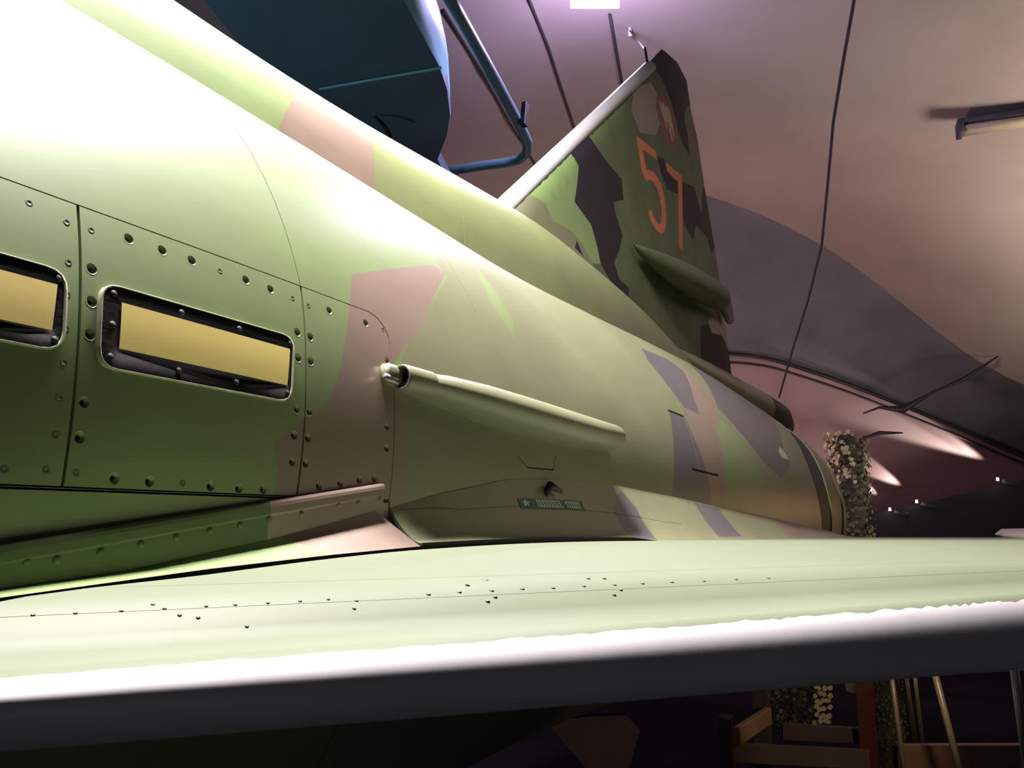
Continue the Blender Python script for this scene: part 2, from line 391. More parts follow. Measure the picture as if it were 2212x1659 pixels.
# spine
ZS = smooth_tab([(-1.6, .79), (.85, .775), (1.2, .788), (1.62, .822), (2.08, .850), (2.64, .845), (3.2, .815), (3.7, .758), (4.1, .70), (4.6, .62)])
def WS(x): return lerp_tab([(-1.6, .23), (2, .20), (3, .14), (3.7, .09), (4.6, .05)], x)
def spine(x, s):       # s runs -1 (starboard foot) .. 0 top .. 1 (port foot)
    top = ZS(x); wd = WS(x); foot = RF(x)*.86; a = s*math.pi/2
    return Vector((x, -wd*math.sin(a)*(1+.12*(s*s)), foot+(top-foot)*(max(0.0, math.cos(a))**.52)))
def spine_n(x, s):
    e = .004; s2 = min(max(s, -.985), .985)
    du = spine(x+e, s2)-spine(x-e, s2); dv = spine(x, s2+e)-spine(x, s2-e); n = dv.cross(du)
    if n.z < 0 and abs(s2) < .9 or n.y*-s2 < 0: n = -n
    return n.normalized()
def on_spine_x(px, py): return at_y(px, py, -.17).x
bx0 = (on_spine_x(655, 205)); 
def onsp(px, py):
    best = None; r = ray(px, py)
    for i in range(200):
        for j in range(0, 50):
            x = .3+i*.012; s = j/49*.98; P = spine(x, s)-CAM; d = (P-r*(P.dot(r)/r.dot(r))).length
            if best is None or d < best[0]-1e-4: best = (d, x, s)
    return best[1], best[2]
b1 = onsp(655, 212); b2 = onsp(612, 272); b3 = onsp(808, 318); b4 = onsp(806, 384)
spoly = [('moss', [(b3[0], -1), (b3[0], 0)]+[b3, b4, (b4[0], 1), (4.6, 1), (4.6, -1)]), ('brown', [(b1[0], -1), (b1[0], 0), b1, b2, (b2[0]-.02, 1), (b4[0], 1), b4, b3, (b3[0], 0), (b3[0], -1)])]
V2, out = cdt(spine, spine_n, -1.6, 4.6, -1, 1, 110, 26, spoly, [], ('spine', 'green'), holes=[strip([(onsp(1000, 470)[0], -.98), (onsp(1000, 470)[0], 0), (onsp(1000, 470)[0], .98)], .0012)])
build_region('dorsal_spine', V2, out['spine'], spine, spine_n, jet, thick=.004)

# fin
def fp(cx, cy): return (1080+cx*.4521, 80+cy*.4521)
def fin_uv(cx, cy, y=-.03):
    p = at_y(*fp(cx, cy), y); return (p.x, p.z)
def fpoly(*l): return [fin_uv(*p) for p in l]
te = fpoly((1125, 1600), (1095, 1350), (1075, 1200), (1045, 990), (1000, 720), (965, 480), (935, 350), (915, 205), (870, 115), (800, 50), (750, 105), (735, 110))
lb = fin_uv(15, 795); lt = fin_uv(735, 110)
dl = Vector(lb)-Vector(lt); low = tuple(Vector(lb)+dl*0.32)
foutline = [(te[0][0]+.05, .45), (low[0], .45)] if low[1] < .45 else [(te[0][0]+.05, .5), low]
foutline = foutline + [lt] + te[::-1][1:]
u0 = min(p[0] for p in foutline)-.001; u1 = max(p[0] for p in foutline)+.001; v0 = min(p[1] for p in foutline)-.001; v1 = max(p[1] for p in foutline)+.001
def le_dist(u, v):
    d = (Vector(lb)-Vector(lt)).normalized(); n = Vector((-d.y, d.x)); 
    q = Vector((u, v))-Vector(lt); r_ = q.dot(n); return abs(r_)
def te_dist(u, v):
    best = 9
    pts = te
    for a, b in zip(pts, pts[1:]):
        a = Vector(a); b = Vector(b); ab = b-a; t = max(0, min(1, (Vector((u, v))-a).dot(ab)/ab.length_squared)); best = min(best, (Vector((u, v))-(a+ab*t)).length)
    return best
def fth(u, v):
    d = min(le_dist(u, v), 9); e = te_dist(u, v); t = .045*(1-.3*(v-.8)/1.6)
    a = min(1, d/.10); h = t*math.sqrt(max(0, 1-(1-a)**2)); return h*min(1, .12+e/.35)
def fin(u, v): return Vector((u, -fth(u, v), v))
def fin_s(u, v): return Vector((u, fth(u, v), v))
def fin_n(u, v):
    e = .003; return (fin(u, v+e)-fin(u, v-e)).cross(fin(u+e, v)-fin(u-e, v)).normalized()
def fin_sn(u, v): n = fin_n(u, v); return Vector((n.x, -n.y, n.z))
emb = []
for k in range(20):
    a = 2*math.pi*k/20; emb.append(fin_uv(797+40*math.cos(a)+27*math.sin(a), 403+132*math.sin(a)-6*math.cos(a)))
fcamo = [('lime', fpoly((10, 800), (330, 545), (362, 620), (355, 700), (340, 790), (420, 900), (450, 1010), (467, 1088), (425, 1083), (350, 990), (325, 930), (235, 880), (120, 850))),
         ('olive', fpoly((10, 800), (120, 740), (200, 800), (235, 880), (325, 930), (380, 1000), (425, 1083), (440, 1300), (0, 1300))),
         ('brown', fpoly((640, 240), (735, 215), (760, 260), (765, 400), (740, 470), (660, 460), (620, 350))),
         ('black', fpoly((330, 545), (375, 500), (420, 470), (450, 530), (500, 600), (570, 680), (578, 780), (530, 790), (540, 850), (572, 950), (555, 1020), (530, 1080), (555, 1160), (600, 1200), (600, 1260), (560, 1240), (500, 1150), (465, 1090), (450, 1010), (420, 900), (340, 790), (355, 700), (362, 620))),
         ('black', fpoly((545, 1290), (590, 1320), (602, 1420), (530, 1400), (525, 1330))),
         ('black', fpoly((350, 975), (380, 1050), (340, 1010))),
         ('black', fpoly((742, 570), (775, 582), (850, 690), (920, 715), (955, 850), (980, 715), (1003, 715), (1050, 990), (1015, 1040), (985, 960), (930, 900), (912, 972), (870, 890), (860, 760), (790, 730), (760, 650))),
         ('brown', fpoly((945, 1520), (1000, 1300), (1095, 1345), (1130, 1610), (1060, 1590))),
         ('black', fpoly((945, 1380), (985, 1370), (1000, 1415), (1060, 1430), (1112, 1500), (1135, 1620), (1050, 1600), (945, 1535))),
         ('black', fpoly((735, 92), (800, 40), (880, 115), (925, 205), (935, 320), (905, 330), (880, 380), (903, 570), (868, 515), (840, 430), (818, 300), (788, 190), (752, 140))),
         ('crimson', emb),
         ('cream', fpoly((767, 299), (779, 326), (783, 305), (794, 339), (799, 326), (811, 352), (817, 400), (827, 471), (825, 488), (817, 449), (811, 427), (814, 462), (822, 502), (814, 493), (804, 449), (799, 405), (793, 409), (796, 444), (788, 431), (782, 392), (772, 356))),
         ('orange', fpoly((643, 472), (737, 548), (741, 586), (672, 538), (690, 640), (702, 637), (730, 650), (760, 700), (778, 780), (785, 880), (776, 930), (760, 941), (735, 925), (710, 880), (697, 835), (712, 825), (725, 865), (745, 898), (757, 893), (765, 860), (758, 790), (745, 730), (725, 695), (705, 683), (690, 690), (668, 640), (655, 560))),
         ('orange', fpoly((783, 598), (862, 665), (864, 800), (862, 1022), (845, 1000), (844, 800), (843, 692), (822, 677), (790, 640)))]
V2, out = cdt(fin, fin_n, u0, u1, v0, v1, 60, 60, fcamo+[('edge', foutline)][:0], [('fin', foutline)], ('out', 'fingreen'))
fo = build_region('tail_fin', V2, out['fin'], fin, fin_n, jet)
fs = build_region('fin_far_side', V2, [(f_, 'dkgreen') for f_, _ in out['fin']], fin_s, fin_sn, fo)
# bright rounded leading edge of the fin
lt3 = Vector((lt[0], 0, lt[1])); lb3 = Vector((low[0], 0, low[1])); d = (lb3-lt3)
nrm = Vector((-d.z, 0, d.x)).normalized()
if nrm.x > 0: nrm = -nrm
rows = []
for i in range(13):
    p = lt3+d*(i/12); hw = .034+.002*i/12
    rows.append([p+nrm*(hw*.9*math.cos(a)-.029)+Vector((0, 1, 0))*hw*math.sin(a) for a in [math.pi*(-.64+1.28*k/14) for k in range(15)]])
v, f = grid(rows); part('fin_leading_edge', v, f, M['le'], fo)
# fin pod
a = at_y(*fp(630, 995), -.05); b = at_y(*fp(1035, 1225), -.09); c = at_y(*fp(1098, 1345), -.06)
def podrow(p, r_, fl_=.75): return [p+Vector((0, r_*fl_*math.cos(k*math.pi/8), r_*math.sin(k*math.pi/8))) for k in range(16)]
rows = []
for t, r_ in ((0, .004), (.08, .026), (.2, .045), (.35, .062), (.5, .073), (.65, .078), (.8, .076), (.93, .068), (1.0, .058)):
    rows.append(podrow(a.lerp(b, t)+Vector((0, -.01-.03*math.sin(t*2.4), -r_*.9*0.6)), r_))
rows.append(podrow(c, .035)); rows.append(podrow(c+Vector((.03, 0, -.004)), .002))
v, f = grid(rows, close_v=True); part('fin_pod', v, f, [M['dkgreen'], M['brown']], fo, mi=[0 if i < 128 else 1 for i in range(len(f))])
# antenna stub at the fin tip
v, f = tube([lt3+Vector((0, 0, -.02)), lt3+Vector((-.035, 0, .05))], .006, 6); part('tip_stub', v, f, M['dark'], fo)
# tail fairing below the fin (brake parachute housing)
path = [at_y(1475, 752, -.05), at_y(1540, 790, -.05), at_y(1600, 828, -.05), at_y(1650, 855, -.05), at_y(1690, 880, -.05)]
rows = []
for p, r_ in zip([path[0]+Vector((-.7, 0, -.02))]+path, (.03, .055, .085, .11, .12, .115)):
    rows.append([Vector((p.x, .0+r_*1.0*math.cos(k*math.pi/10), p.z-r_*.7+r_*math.sin(k*math.pi/10))) for k in range(20)])
pe = rows[-1]; cc = sum(pe, Vector())/20
for s1, dx in ((.8, .22), (.74, .22), (.55, .1)): rows.append([cc+(p-cc)*s1+Vector((dx, 0, -.03)) for p in pe])
v, f = grid(rows, close_v=True); part('parachute_housing', v, f, [M['olive'], M['dark']], jet, mi=[0 if i < 80 else 1 for i in range(len(f))])
# foot of the fin between spine and housing
rows = []
for i in range(12):
    x = 2.2+i*.3; wd = .10*(1-abs(i-6)/9); z0 = RF(x)*.9; z1 = max(ZS(min(x, 4.6)), .72)
    rows.append([Vector((x, -wd-.10, z0-.12)), Vector((x, -wd*.6-.035, z0+(z1-z0)*.3)), Vector((x, -.03, z1-.02)), Vector((x, .03, z1-.02)), Vector((x, wd*.6+.035, z0+(z1-z0)*.3)), Vector((x, wd+.10, z0-.12))])
v, f = grid(rows); part('fin_root_fairing', v, f, M['dkgreen'], jet)

# exhaust section: dark joint and nozzle ring
def ringrow(x, r_, n=64): return [Vector((x, -r_*math.cos(2*math.pi*k/n), r_*math.sin(2*math.pi*k/n))) for k in range(n)]
v, f = grid([ringrow(4.95, RF(4.95)-.0005), ringrow(4.95, RF(4.95)-.02), ringrow(5.16, RF(5.16)-.02)], close_v=True); part('exhaust_joint', v, f, M['dark'], jet)
v, f = grid([ringrow(5.16, .52), ringrow(5.16, .545), ringrow(5.18, .552), ringrow(5.45, .53), ringrow(5.47, .522), ringrow(5.45, .50), ringrow(5.0, .47), ringrow(4.9, .1)], close_v=True)
part('exhaust_ring', v, f, [M['olive'], M['dark']], jet, mi=[0 if i < 320 else 1 for i in range(len(f))])

# wing
TS = math.tan(1.0917); XL = .2039; YR = -.655; NA = .065; ZN = -.1264
def x_le(y): return XL+(-.7-y)*TS
def dih(y): return -.019*(-.7-y)
def gro(y): return max(-.1, min(1, (-.7-y)/.5))
def nose_b(y): return .010+.0369*gro(y)+.0298+.014*gro(y)
ZP = smooth_tab([(0, -.1264), (.05, -.109), (.108, -.0965), (.26, -.0895), (.383, -.0835), (.531, -.0790), (.85, -.0778), (1.36, -.0845), (2, -.0935), (4.6, -.125)])
def wing(yy, p):        # p -1..0 round the nose from bottom to top, p > 0 metres behind the nose
    y = -yy; bt = .010+.0369*gro(y); bb = .0298+.014*gro(y); zt = ZN+dih(y)
    if p <= 0: c_ = math.cos(p*math.pi); return Vector((x_le(y)+NA*(1-math.sin(-p*math.pi)), y, zt-bt+(bt if c_ > 0 else bb)*c_))
    return Vector((x_le(y)+NA+p, y, ZP(p)+dih(y)))
def wing_n(yy, p):
    e = .002; a = wing(yy, p+e)-wing(yy, p-e) if p < -e or p > e else wing(yy, e*2)-wing(yy, e)
    b = wing(yy+e, p)-wing(yy-e, p); n = a.cross(b)
    out = wing(yy, p)-(Vector((x_le(-yy)+NA*2, -yy, wing(yy, 0).z-.010-.0369*gro(-yy)))) if p < 0 else Vector((0, 0, 1))
    return (n if n.dot(out) > 0 else -n).normalized()
# chipped boundary between green paint and bare leading edge
jag = [(.655-.001+i*.0045, -.173+random.uniform(-.016, .016)+random.uniform(-.012, .012)*math.sin(i*1.7)) for i in range(360)]
jag = [(max(.655, a_), b_) for a_, b_ in jag]+[(4.2, -.173)]
le_poly = [(.6, -1.01), (4.3, -1.01), (4.3, -.173)]+jag[::-1]+[(.6, -.173)]
from mathutils.bvhtree import BVHTree
_gv, _gf = grid([[wing(.655+i*.03, .0005+j*.03) for j in range(110)] for i in range(90)])
_gt = BVHTree.FromPolygons(_gv, _gf)
def wp(px, py):
    P = _gt.ray_cast(CAM, ray(px, py).normalized())[0]
    return (-P.y, P.x-x_le(P.y)-NA) if P else (9, 0)
V2, out = cdt(wing, wing_n, .655, 3.9, -1.0, 4.4, 100, 120, [('pale', [(.6, -.7), (4.2, -.7), (4.2, 5), (.6, 5)]), ('le', le_poly)], [('le', le_poly)], ('top', 'pale'),
              holes=[strip([(.66+i*.2, .165) for i in range(14)], .0010), strip([(.66+i*.2, .07) for i in range(14)], .0008)])
wg = build_region('wing', V2, out['top'], wing, wing_n, jet, thick=.003)
build_region('leading_edge', V2, out['le'], wing, wing_n, wg, label='bare pale grey leading edge with chipped paint border')
# wing root wall and lower surface
rows = []
for i in range(40):
    x = x_le(YR)+NA+.001+i*.12; t = x-x_le(YR)-NA; z = wing(-YR, t).z if t > 0 else -.12
    rows.append([Vector((x, YR+.0005, z-.001)), Vector((x, YR+.0005, z-.03))])
v, f = grid(rows); part('root_edge', v, f, M['dark'], wg, smooth=False)
rows = []
for i in range(20):
    yy = .5+i*.17; y = -yy; r = []
    for t in (.0, .05, .15, .4, 1, 2, 3.2, 4.4): r.append(Vector((x_le(y)+NA+t, y, ZN+dih(y)-nose_b(y)+.012*min(1, t*2))))
    rows.append(r)
v, f = grid(rows); part('wing_underside', v, f, M['under'], wg)
# tiny fasteners on the wing
wdots = [(71, 1329), (163, 1325), (262, 1320), (330, 1306), (355, 1315), (445, 1310), (508, 1307), (578, 1303), (648, 1299), (709, 1295), (770, 1298), (388, 1328), (428, 1334), (533, 1353), (765, 1314),
         (925, 1284), (992, 1279), (1062, 1276), (1128, 1272), (1194, 1270), (1261, 1266), (1327, 1263), (1388, 1260), (1451, 1257), (1010, 1263), (1053, 1298), (1069, 1289), (1050, 1253), (1270, 1249), (1305, 1249), (1326, 1284), (1340, 1274), (1520, 1255), (1590, 1251), (1660, 1248)]
for px, py in wdots:
    u_, t_ = wp(px, py)
    if not (.66 < u_ < 3 and t_ > .002): continue
    r_ = .0011 if px < 900 else .0016; wc = wing(u_, t_)
    rows = [[wc+Vector((rr*math.cos(k*math.pi/4), rr*math.sin(k*math.pi/4), h)) for k in range(8)] for rr, h in ((r_*1.3, .0), (r_, .0005), (.0002, .0006))]
    v, f = grid(rows, close_v=True); part('rivet', v, f, M['fingreen'], wg)

# fairing strip and fillets at the wing root
top = [at_y(*p, -.618) for p in ((-160, 1222), (0, 1197), (450, 1120), (700, 1078), (840, 1055))]
bot = [at_y(*p, -.622) for p in ((-160, 1310), (0, 1276), (300, 1232), (620, 1160), (840, 1094))]
rows = []
N = 30
def interp(l, t):
    q = t*(len(l)-1); i = min(int(q), len(l)-2); return l[i].lerp(l[i+1], q-i)
for i in range(N+1):
    t = i/N; a = interp(top, t); b = Vector((a.x, -.622, 0)); 
    zb = lerp_tab([(p.x, p.z) for p in bot], a.x)
    rows.append([Vector((a.x, -math.sqrt(max(.0, RF(a.x)**2-a.z**2))+.004, a.z+.006)), Vector((a.x, -.611, a.z+.005)), Vector((a.x, -.6125, a.z+.003)), Vector((a.x, -.6132, a.z)), Vector((a.x, -.6132, a.z-.006)), Vector((a.x, -.6115, a.z-.008)), Vector((a.x, -.6108, zb)), Vector((a.x, -.59, zb-.004))])
v, f = grid(rows); bxx = at_y(593, 1130, -.62).x
strip_o = part('root_fairing_strip', v, f, [M['dkgreen'], M['brown']], jet, mi=[1 if (sum(v[i].x for i in q)/4) > bxx else 0 for q in f], smooth=False)  # darker green on the strip face stands in for its shade
for px, py in ((59, 1206), (124, 1202), (218, 1185), (305, 1168), (382, 1153), (454, 1139), (519, 1127), (582, 1113), (653, 1103), (732, 1082), (775, 1078), (822, 1068)):
    p = at_y(px, py+8, -.6118)
    rr_ = [[p+Vector((q*math.cos(k*math.pi/4), -h, q*math.sin(k*math.pi/4))) for k in range(8)] for q, h in ((.0030, 0), (.0026, .0008), (.0002, .0010))]
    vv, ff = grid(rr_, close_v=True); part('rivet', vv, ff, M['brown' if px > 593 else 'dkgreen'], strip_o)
# endplate of the strip
e = rows[-1]; part('strip_end', e, [tuple(range(len(e)))], M['brown'], jet, smooth=False)
gapin = [at_y(*p, -.645) for p in ((-160, 1316), (0, 1291), (450, 1229), (700, 1200), (908, 1180))]
rows = []
for i in range(N+1):
    t = i/N; b = interp(gapin, t); xt = interp([Vector((p.x, -.6, p.z)) for p in bot], t)
    rows.append([Vector((xt.x, -.60, xt.z+.004)), xt+Vector((0, .002, 0)), xt.lerp(b, .5)+Vector((0, 0, -.001)), b])
v, f = grid(rows)
bline = [at_y(680, 1135, -.63), at_y(686, 1210, -.648)]
part('front_fillet', v, f, [M['lime'], M['brown']], jet, mi=[1 if sum(v[i].x for i in q)/4 > .5*(bline[0].x+bline[1].x) else 0 for q in f])
v, f = grid([[p+Vector((0, -.0003, -.0003)), p+Vector((0, -.0006, -.03))] for p in (interp(gapin, i/N) for i in range(N+1))])
part('fillet_gap', v, f, M['dark'], jet, smooth=False)
J = [on_body(*p) for p in ((842, 1098), (940, 1068), (1100, 1035), (1220, 1035), (1340, 1050), (1460, 1074), (1580, 1101), (1700, 1127), (1790, 1146))]
J = [body(*q, .001) for q in J]; J.append(J[-1]+Vector((1.2, .06, -.05)))
def jz(x): return lerp_tab([(p.x, p.z) for p in J], x)
def fil(x, q):     # q 0..1 outward
    z0 = jz(x); y0 = -math.sqrt(max(.01, RF(x)**2-z0*z0))-.0005
    z1 = wing(-YR, max(.001, x-x_le(YR)-NA)).z-.008
    k = max(0.0, min(1.0, (1.62-x)/.25)); z1 += .014*k; y1 = -.675+.032*k
    qq = q; return Vector((x, y0+(y1-y0)*q, z0+(z1-z0)*(1-max(0.0, 1-q)**1.6)))
def fil_n(x, q):
    e = .002; n = (fil(x+e, q)-fil(x-e, q)).cross(fil(x, q+e)-fil(x, q-e))
    return (n if n.z > 0 else -n).normalized()
def on_fil(px, py):
    best = None; r = ray(px, py)
    for i in range(160):
        x = .70*(5.2/.70)**(i/159)
        for j in range(31):
            P = fil(x, j/30)-CAM; d = (P-r*(P.dot(r)/r.dot(r))).length/P.length
            if best is None or d < best[0]: best = (d, x, j/30)
    return best[1], best[2]
rp = [('grey', [on_fil(*p) for p in ((1340, 1055), (1375, 1095), (1420, 1165), (1370, 1165), (1320, 1100))]), ('grey', [on_fil(*p) for p in ((1500, 1090), (1550, 1098), (1605, 1160), (1555, 1160))]),
      ('brown', [on_fil(*p) for p in ((1680, 1125), (1790, 1150), (1830, 1160), (1700, 1160))])]
V2, out = cdt(fil, fil_n, .735, 5.3, 0, 1, 130, 14, rp, [], ('f', 'olive'), holes=[strip([on_fil(*p) for p in ((860, 1102), (1000, 1098), (1200, 1100), (1350, 1112), (1470, 1132))], .006)])
build_region('wing_root_fillet', V2, out['f'], fil, fil_n, jet, thick=.004)
rows = []
for i in range(40):
    x = .74+.85*i/39; p = fil(x, 1.0); rows.append([p+Vector((0, -.0004, .0002)), p+Vector((0, -.0006, -.03))])
v, f = grid(rows); part('root_gap', v, f, M['dark'], jet, smooth=False)
# green placard with a star and blurred white words
pl = [on_fil(*p) for p in ((1118, 1075), (1258, 1083), (1264, 1105), (1128, 1099))]
def plq(u_, q_, h=.0012):
    a, b, c, d = [Vector(p) for p in pl]; r = (a.lerp(b, u_)).lerp(d.lerp(c, u_), q_); return fil(r.x, r.y)+Vector((0, -h*.3, h))
M['placard'] = mat('green_placard', (0.03, 0.13, 0.09)); M['white'] = mat('white_lettering', (0.6, 0.6, 0.55), rough=.6)
v, f = grid([[plq(i/12, j/3) for j in range(4)] for i in range(13)]); plo = part('placard', v, f, M['placard'], jet, label='small dark green placard with white star and lettering')
V_ = []; F_ = []
def addq(u1_, u2_, q1_, q2_, sk=.02):
    k = len(V_); V_.extend([plq(u1_, q1_, .002), plq(u2_, q1_, .002), plq(u2_+sk, q2_, .002), plq(u1_+sk, q2_, .002)]); F_.append((k, k+1, k+2, k+3))
k = len(V_)
for i in range(10):
    r_ = 1 if i % 2 == 0 else .42; aa = math.pi*i/5
    V_.append(plq(.085+.062*r_*math.sin(aa), .48-.42*r_*math.cos(aa), .002))
F_.append(tuple(range(10)))
for i in range(9): addq(.23+i*.042, .253+i*.042, .15, .85)
addq(.23, .60, .15, .24); addq(.25, .62, .74, .85)
for i in range(6): addq(.68+i*.042, .704+i*.042, .18, .85)
addq(.68, .91, .18, .28); addq(.70, .93, .74, .85)
part('placard_lettering', V_, F_, M['white'], plo, smooth=False)
p = fil(*on_fil(1185, 1066)); v, f = tube([p+Vector((-.01, 0, -.004)), p+Vector((0, -.004, .012)), p+Vector((.035, -.006, .004))], [.004, .007, .003], 8); part('latch_hook', v, f, M['dark'], jet)
# anything that holds the aeroplane up: main wheel leg and gear door under the wing
q = [at_d(*p, 2.3) for p in ((1180, 1560), (1268, 1548), (1352, 1545), (1382, 1578), (1340, 1720), (1300, 1700))]
v = q+[p+Vector((.03, .015, 0)) for p in q]; n = len(q)
f = [tuple(range(n)), tuple(range(n, 2*n))[::-1]]+[(i, (i+1) % n, n+(i+1) % n, n+i) for i in range(n)]
M['door'] = mat('brown_gear_door', (0.30, 0.20, 0.15), rough=.6)
part('gear_door', v, f, M['door'], jet, smooth=False)
# ================================================================ the hall
FLOOR = -1.70
M['concrete'] = mat('pinkish_concrete', (0.30, 0.25, 0.215), rough=.85, var=.14, scale=.5, bump=.15, spec=.2)
M['band'] = mat('grey_concrete_band', (0.105, 0.10, 0.115), rough=.8, var=.18, scale=1.2, bump=.1, spec=.2)
M['panelwall'] = mat('rose_panel_wall', (0.26, 0.15, 0.15), rough=.55, var=.08, scale=.7)
M['floor'] = mat('dark_floor', (0.014, 0.011, 0.015), rough=.9, var=.2, scale=1, spec=0)
M['blackwall'] = mat('black_drape', (0.012, 0.012, 0.016), rough=.9)
M['joint'] = mat('dark_joint', (0.03, 0.02, 0.022), rough=.9)
v, f = grid([[Vector((x, y, FLOOR)) for y in (-16, -4, 4, 14)] for x in (-6, 3, 9, 34)])
part('floor', v, f, M['floor'], None, smooth=False, kind='structure')
cols = [-900, -200, 500, 1000, 1300, 1530, 1800, 2130, 2400, 2900]
rA = [(-900, 900, 8), (-200, 800, 9), (500, 650, 10), (1000, 520, 10.5), (1300, 400, 10.7), (1530, 424, 10.7), (1800, 545, 11), (2130, 790, 11.6), (2400, 900, 12), (2900, 1100, 12.5)]
def rowpx(py, d, sag=0): return [at_d(px, py+sag*((px-1100)/1000)**2, d) for px in cols]
r3 = [at_d(*p) for p in rA]
def topz(px, py, z): return at_z(px, py, z)
r0 = [Vector((-5+0*i, 9-2.0*i, 4.2)) for i in range(10)]
r1 = []; r2 = []
for px in cols:
    r1.append(at_z(px, -420, 4.3)); r2.append(at_z(px, 20, 4.0-.0002*max(0, px-1200)))
def bez(rows, n):
    """smooth the columns of a coarse grid with Catmull-Rom in both directions"""
    def cr(l, n):
        o = []
        for i in range(len(l)-1):
            p0 = l[max(i-1, 0)]; p1 = l[i]; p2 = l[i+1]; p3 = l[min(i+2, len(l)-1)]
            for k in range(n):
                t = k/n; o.append(.5*((2*p1)+(p2-p0)*t+(2*p0-5*p1+4*p2-p3)*t*t+(-p0+3*p1-3*p2+p3)*t**3))
        return o+[l[-1]]
    rr = [cr(r, n) for r in rows]; t = list(map(list, zip(*rr))); t = [cr(c, n) for c in t]; return list(map(list, zip(*t)))
ceilrows = bez([r1, r2, r3], 6)
v, f = grid(ceilrows); ceil_o = part('ceiling', v, f, M['concrete'], None, kind='structure')
rBp = [(-900, 1200, 10), (-200, 1150, 11), (500, 980, 11.5), (1000, 860, 12), (1300, 780, 12), (1590, 768, 12), (1760, 806, 12.2), (2000, 897, 12.6), (2300, 1022, 13), (2900, 1250, 13.5)]
rB = [at_d(*p) for p in rBp]
v, f = grid(bez([r3, [a.lerp(b, .5)+Vector((.15, 0, .15)) for a, b in zip(r3, rB)], rB], 6)); part('wall_back', v, f, M['band'], None, kind='structure')
# joint trim between band and lit wall
for dz, rr in ((0, .03), (-.12, .02)):
    pts = bez([rB, rB], 6)[0]; v, f = tube([p+Vector((-.06, -.0, dz)) for p in pts], rr, 6); part('trim_1' if dz == 0 else 'trim_2', v, f, M['joint'], None, kind='structure')
# lit lower wall: a plane that leans away below the trim
rC = [p+Vector((1.2, -.6, -2.3)) for p in rB]
rCd = [p.lerp(q_, .5) for p, q_ in zip(rB, rC)]
v, f = grid(bez([rB, rCd, rC], 6)); part('wall_rear', v, f, M['panelwall'], None, kind='structure')
# low black partition in front of the wall: top edge climbs to the right
ed = [at_d(p[0], p[1], 11) for p in ((1300, 1190), (1880, 1112), (2000, 1085), (2130, 1055), (2300, 1015), (2700, 930))]
rows = [[p, Vector((p.x+.0, p.y, FLOOR))] for p in ed]; rows2 = [[p+Vector((.15, 0, 0)), Vector((p.x+.15, p.y, FLOOR))] for p in ed]
v, f = grid([[r[1], r[0], s[0], s[1]] for r, s in zip(rows, rows2)]); part('wall_partition', v, f, M['blackwall'], None, smooth=False, kind='structure')
# remaining enclosure
v, f = grid([[Vector((x, 13, z)) for z in (FLOOR, 9)] for x in (-6, 33)]); part('wall_starboard', v, f, M['band'], None, kind='structure', smooth=False)

# ceiling joints, each a recessed dark strip in the concrete
def ceil_hit(px, py):
    r = ray(px, py); best = None
    from mathutils.bvhtree import BVHTree
    if not hasattr(ceil_hit, 't'): ceil_hit.t = BVHTree.FromPolygons([x for x in ceil_v], ceil_f)
    h = ceil_hit.t.ray_cast(CAM, r.normalized()); return h[0]
ceil_v, ceil_f = grid(ceilrows)
for pl_, rr in (([(1130, -60), (1145, 0), (1185, 100), (1215, 195), (1246, 290), (1280, 380)], .012), ([(1318, 30), (1330, 100), (1345, 185), (1360, 260)], .014), ([(960, 20), (1040, 150), (1100, 260), (1160, 360), (1200, 430)], .012), ([(320, 0), (350, 25), (385, 60)], .03)):
    pts = [ceil_hit(*p) for p in pl_]; pts = [p for p in pts if p]
    if len(pts) > 1:
        v, f = tube([p+Vector((-.01, 0, -.01)) for p in pts], rr, 6); o = part('ceiling_joint', v, f, M['joint'], ceil_o)

# hanging cable on the right
M['cable'] = mat('black_cable', (0.015, 0.010, 0.014), rough=.6)
def thing_mesh(name, v, f, m, label, cat, group=None, smooth=True, base=None, **kw):
    o = part(name, v, f, m, None, smooth=smooth, label=label, category=cat, **kw)
    if group: o['group'] = group
    return o
pts = [at_d(*p) for p in ((1850, -60, 5.0), (1845, 0, 5.2), (1822, 130, 5.7), (1800, 265, 6.3), (1788, 400, 6.9), (1775, 530, 7.5), (1745, 650, 8.2), (1715, 745, 8.8), (1683, 858, 9.6))]
v, f = tube(pts, .012, 6); thing_mesh('suspension_cable', v, f, M['cable'], 'long black cable crossing the pinkish ceiling with a kink, right of the tail fin', 'cable')
pts = [at_d(*p) for p in ((1360, 66, 6.8), (1372, 80, 6.4), (1392, 105, 5.4))]+[lt3+Vector((-.035, 0, .05))]
v, f = tube(pts, .006, 6); thing_mesh('aerial_wire', v, f, M['cable'], 'thin dark wire running from the fin tip up to the ceiling', 'wire')
ins = at_d(1361, 66, 6.8); v, f = tube([ins+Vector((0, 0, .05)), ins+Vector((0, 0, -.05))], [.012, .018], 8)
thing_mesh('wire_anchor', v, f, M['le'], 'small pale anchor at the upper end of the thin wire above the fin', 'anchor')

